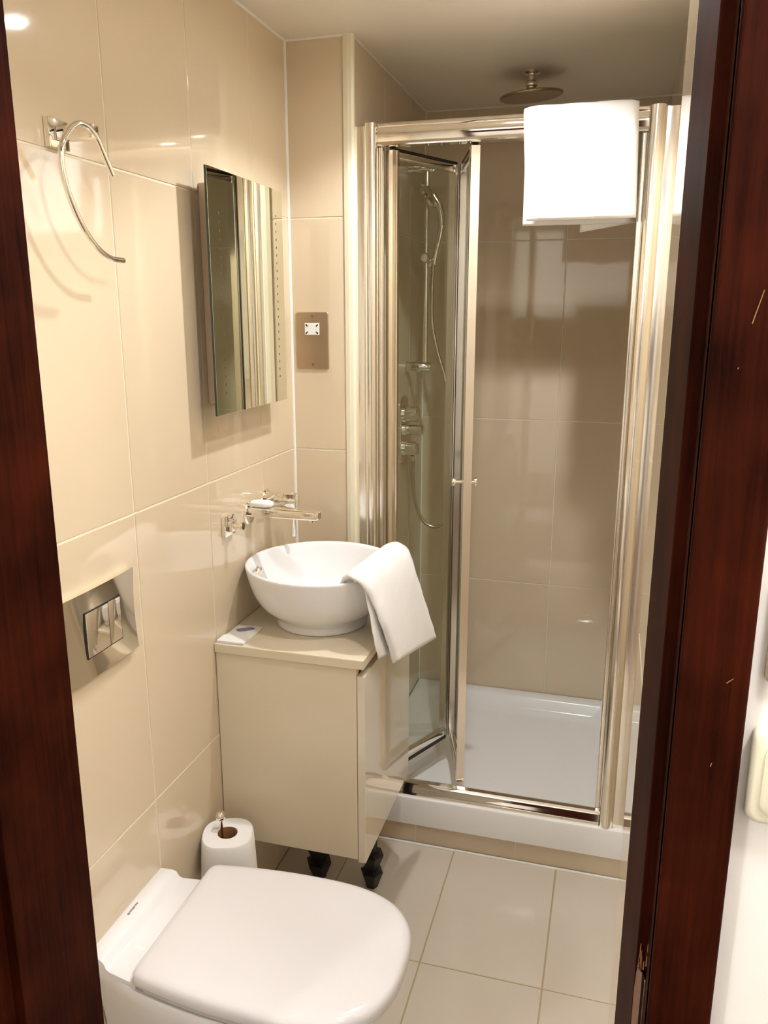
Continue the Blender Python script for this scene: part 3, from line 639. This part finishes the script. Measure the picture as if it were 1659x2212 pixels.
# ------------------------------------------------------------------ rain shower head
RXc, RYc = 0.563, 2.50
t = thing('rain_shower_head', 'round chrome rain shower head hanging from the shower ceiling', 'shower head', (RXc, RYc, H+0.0))
bm = bmesh.new(); lathe(bm, [(0.001,0.0),(0.024,0.0),(0.024,-0.004),(0.018,-0.007),(0.009,-0.007)], n=24); done(bm, 'ceiling_rose', m_chrome, t, 40)
bm = bmesh.new(); lathe(bm, [(0.0095,-0.005),(0.0095,-0.022),(0.013,-0.023),(0.0165,-0.028),(0.0165,-0.036),(0.0125,-0.041),(0.015,-0.043),(0.012,-0.047)], n=20); done(bm, 'arm', m_chrome, t, 40)
bm = bmesh.new(); lathe(bm, [(0.014,-0.044),(0.030,-0.050),(0.060,-0.055),(0.085,-0.058),(0.088,-0.060),(0.088,-0.064),(0.085,-0.066),(0.001,-0.066)], n=48)
bmesh.ops.rotate(bm, verts=bm.verts, cent=(0,0,-0.05), matrix=Matrix.Rotation(math.radians(-4), 3, 'Y') @ Matrix.Rotation(math.radians(4), 3, 'X')); done(bm, 'head', m_rose, t, 30)

# ------------------------------------------------------------------ riser rail, handset, hose, valve
RLX, RLY = 0.240, 2.62
t = thing('riser_rail', 'chrome shower riser rail on the tiled side wall inside the enclosure', 'shower rail', (XB, RLY, 1.37))
d0 = RLX-XB
bm = bmesh.new(); tube(bm, [(d0,0,0.0),(d0,0,0.625)], 0.009, 14); done(bm, 'rail', m_chrome, t, 60)
for zz in (0.006, 0.615):
    bm = bmesh.new(); lathe(bm, [(0.018,0.0),(0.018,0.004),(0.0155,0.006),(0.0155,d0+0.016),(0.013,d0+0.019),(0.001,d0+0.019)], (0,0,zz), 'x', 24); done(bm, 'bracket', m_chrome, t, 40)
bm = bmesh.new(); lathe(bm, [(0.001,-0.026),(0.012,-0.026),(0.016,-0.020),(0.016,0.020),(0.012,0.026),(0.001,0.026)], (d0,-0.004,0.345), 'y', 20); box(bm, (d0+0.006,-0.012,0.318), (d0+0.034,0.012,0.342), 0.003); done(bm, 'slider', m_chrome, t, 40)
t = thing('shower_handset', 'chrome hand shower clipped in the slider of the riser rail', 'hand shower', (0.270, 2.605, 1.70))
O = Vector((0.270, 2.605, 1.70))
bm = bmesh.new(); tube(bm, catmull([Vector(p)-O for p in [(0.268,2.605,1.695),(0.276,2.605,1.74),(0.288,2.603,1.79),(0.291,2.601,1.83),(0.282,2.600,1.87),(0.264,2.599,1.90)]], 6), [0.0085+0.0045*(k/30) for k in range(31)], 14); done(bm, 'handle', m_chrome, t, 60)
bm = bmesh.new(); lathe(bm, [(0.012,0.022),(0.036,0.012),(0.044,0.004),(0.044,-0.004),(0.040,-0.008),(0.001,-0.009)], n=32)
bmesh.ops.rotate(bm, verts=bm.verts, cent=(0,0,0), matrix=Matrix.Rotation(math.radians(58), 3, 'Y')); bmesh.ops.translate(bm, verts=bm.verts, vec=Vector((0.245,2.598,1.898))-O); done(bm, 'spray_head', m_chrome, t, 35)
hp = [(0.266,2.605,1.695),(0.262,2.61,1.62),(0.264,2.612,1.512),(0.284,2.612,1.42),(0.309,2.612,1.337),(0.334,2.61,1.20),(0.345,2.605,1.05),(0.342,2.60,0.93),(0.318,2.598,0.855),(0.280,2.596,0.842),(0.243,2.594,0.865),(0.218,2.59,0.93),(0.209,2.588,1.01),(0.212,2.586,1.082)]
bm = bmesh.new(); tube(bm, catmull(hp, 8), 0.0062, 10); o = done(bm, 'shower_hose', m_hose, None, 60, origin=(0.266,2.605,1.695)); tag(o, 'flexible metal shower hose looping from the handset to the valve', 'hose')
t = thing('shower_valve', 'chrome thermostatic shower valve with round knobs behind the folded door', 'shower valve', (XB, 2.580, 1.170))
bm = bmesh.new(); loft(bm, [[Vector((x, y, z)) for y, z in rounded(-0.055+i, -0.115+i, 0.055-i, 0.115-i, 0.05, 8)] for i, x in [(0,0),(0,0.005),(0.003,0.008)]]); done(bm, 'plate', m_chrome, t, 35)
for zz, r, l, nm in [(0.054,0.026,0.056,'flow_knob'), (-0.060,0.024,0.053,'outlet_knob'), (0.002,0.017,0.072,'diverter')]:
    bm = bmesh.new(); lathe(bm, [(r*1.12,0.007),(r*1.12,0.014),(r,0.016),(r,l-0.004),(r-0.004,l),(0.001,l)], (0,0,zz), 'x', 24); done(bm, nm, m_chrome, t, 35)
bm = bmesh.new(); tube(bm, [(0.036,0.0,-0.082),(0.036,0.006,-0.100)], 0.009, 12); done(bm, 'hose_elbow', m_chrome, t, 40)
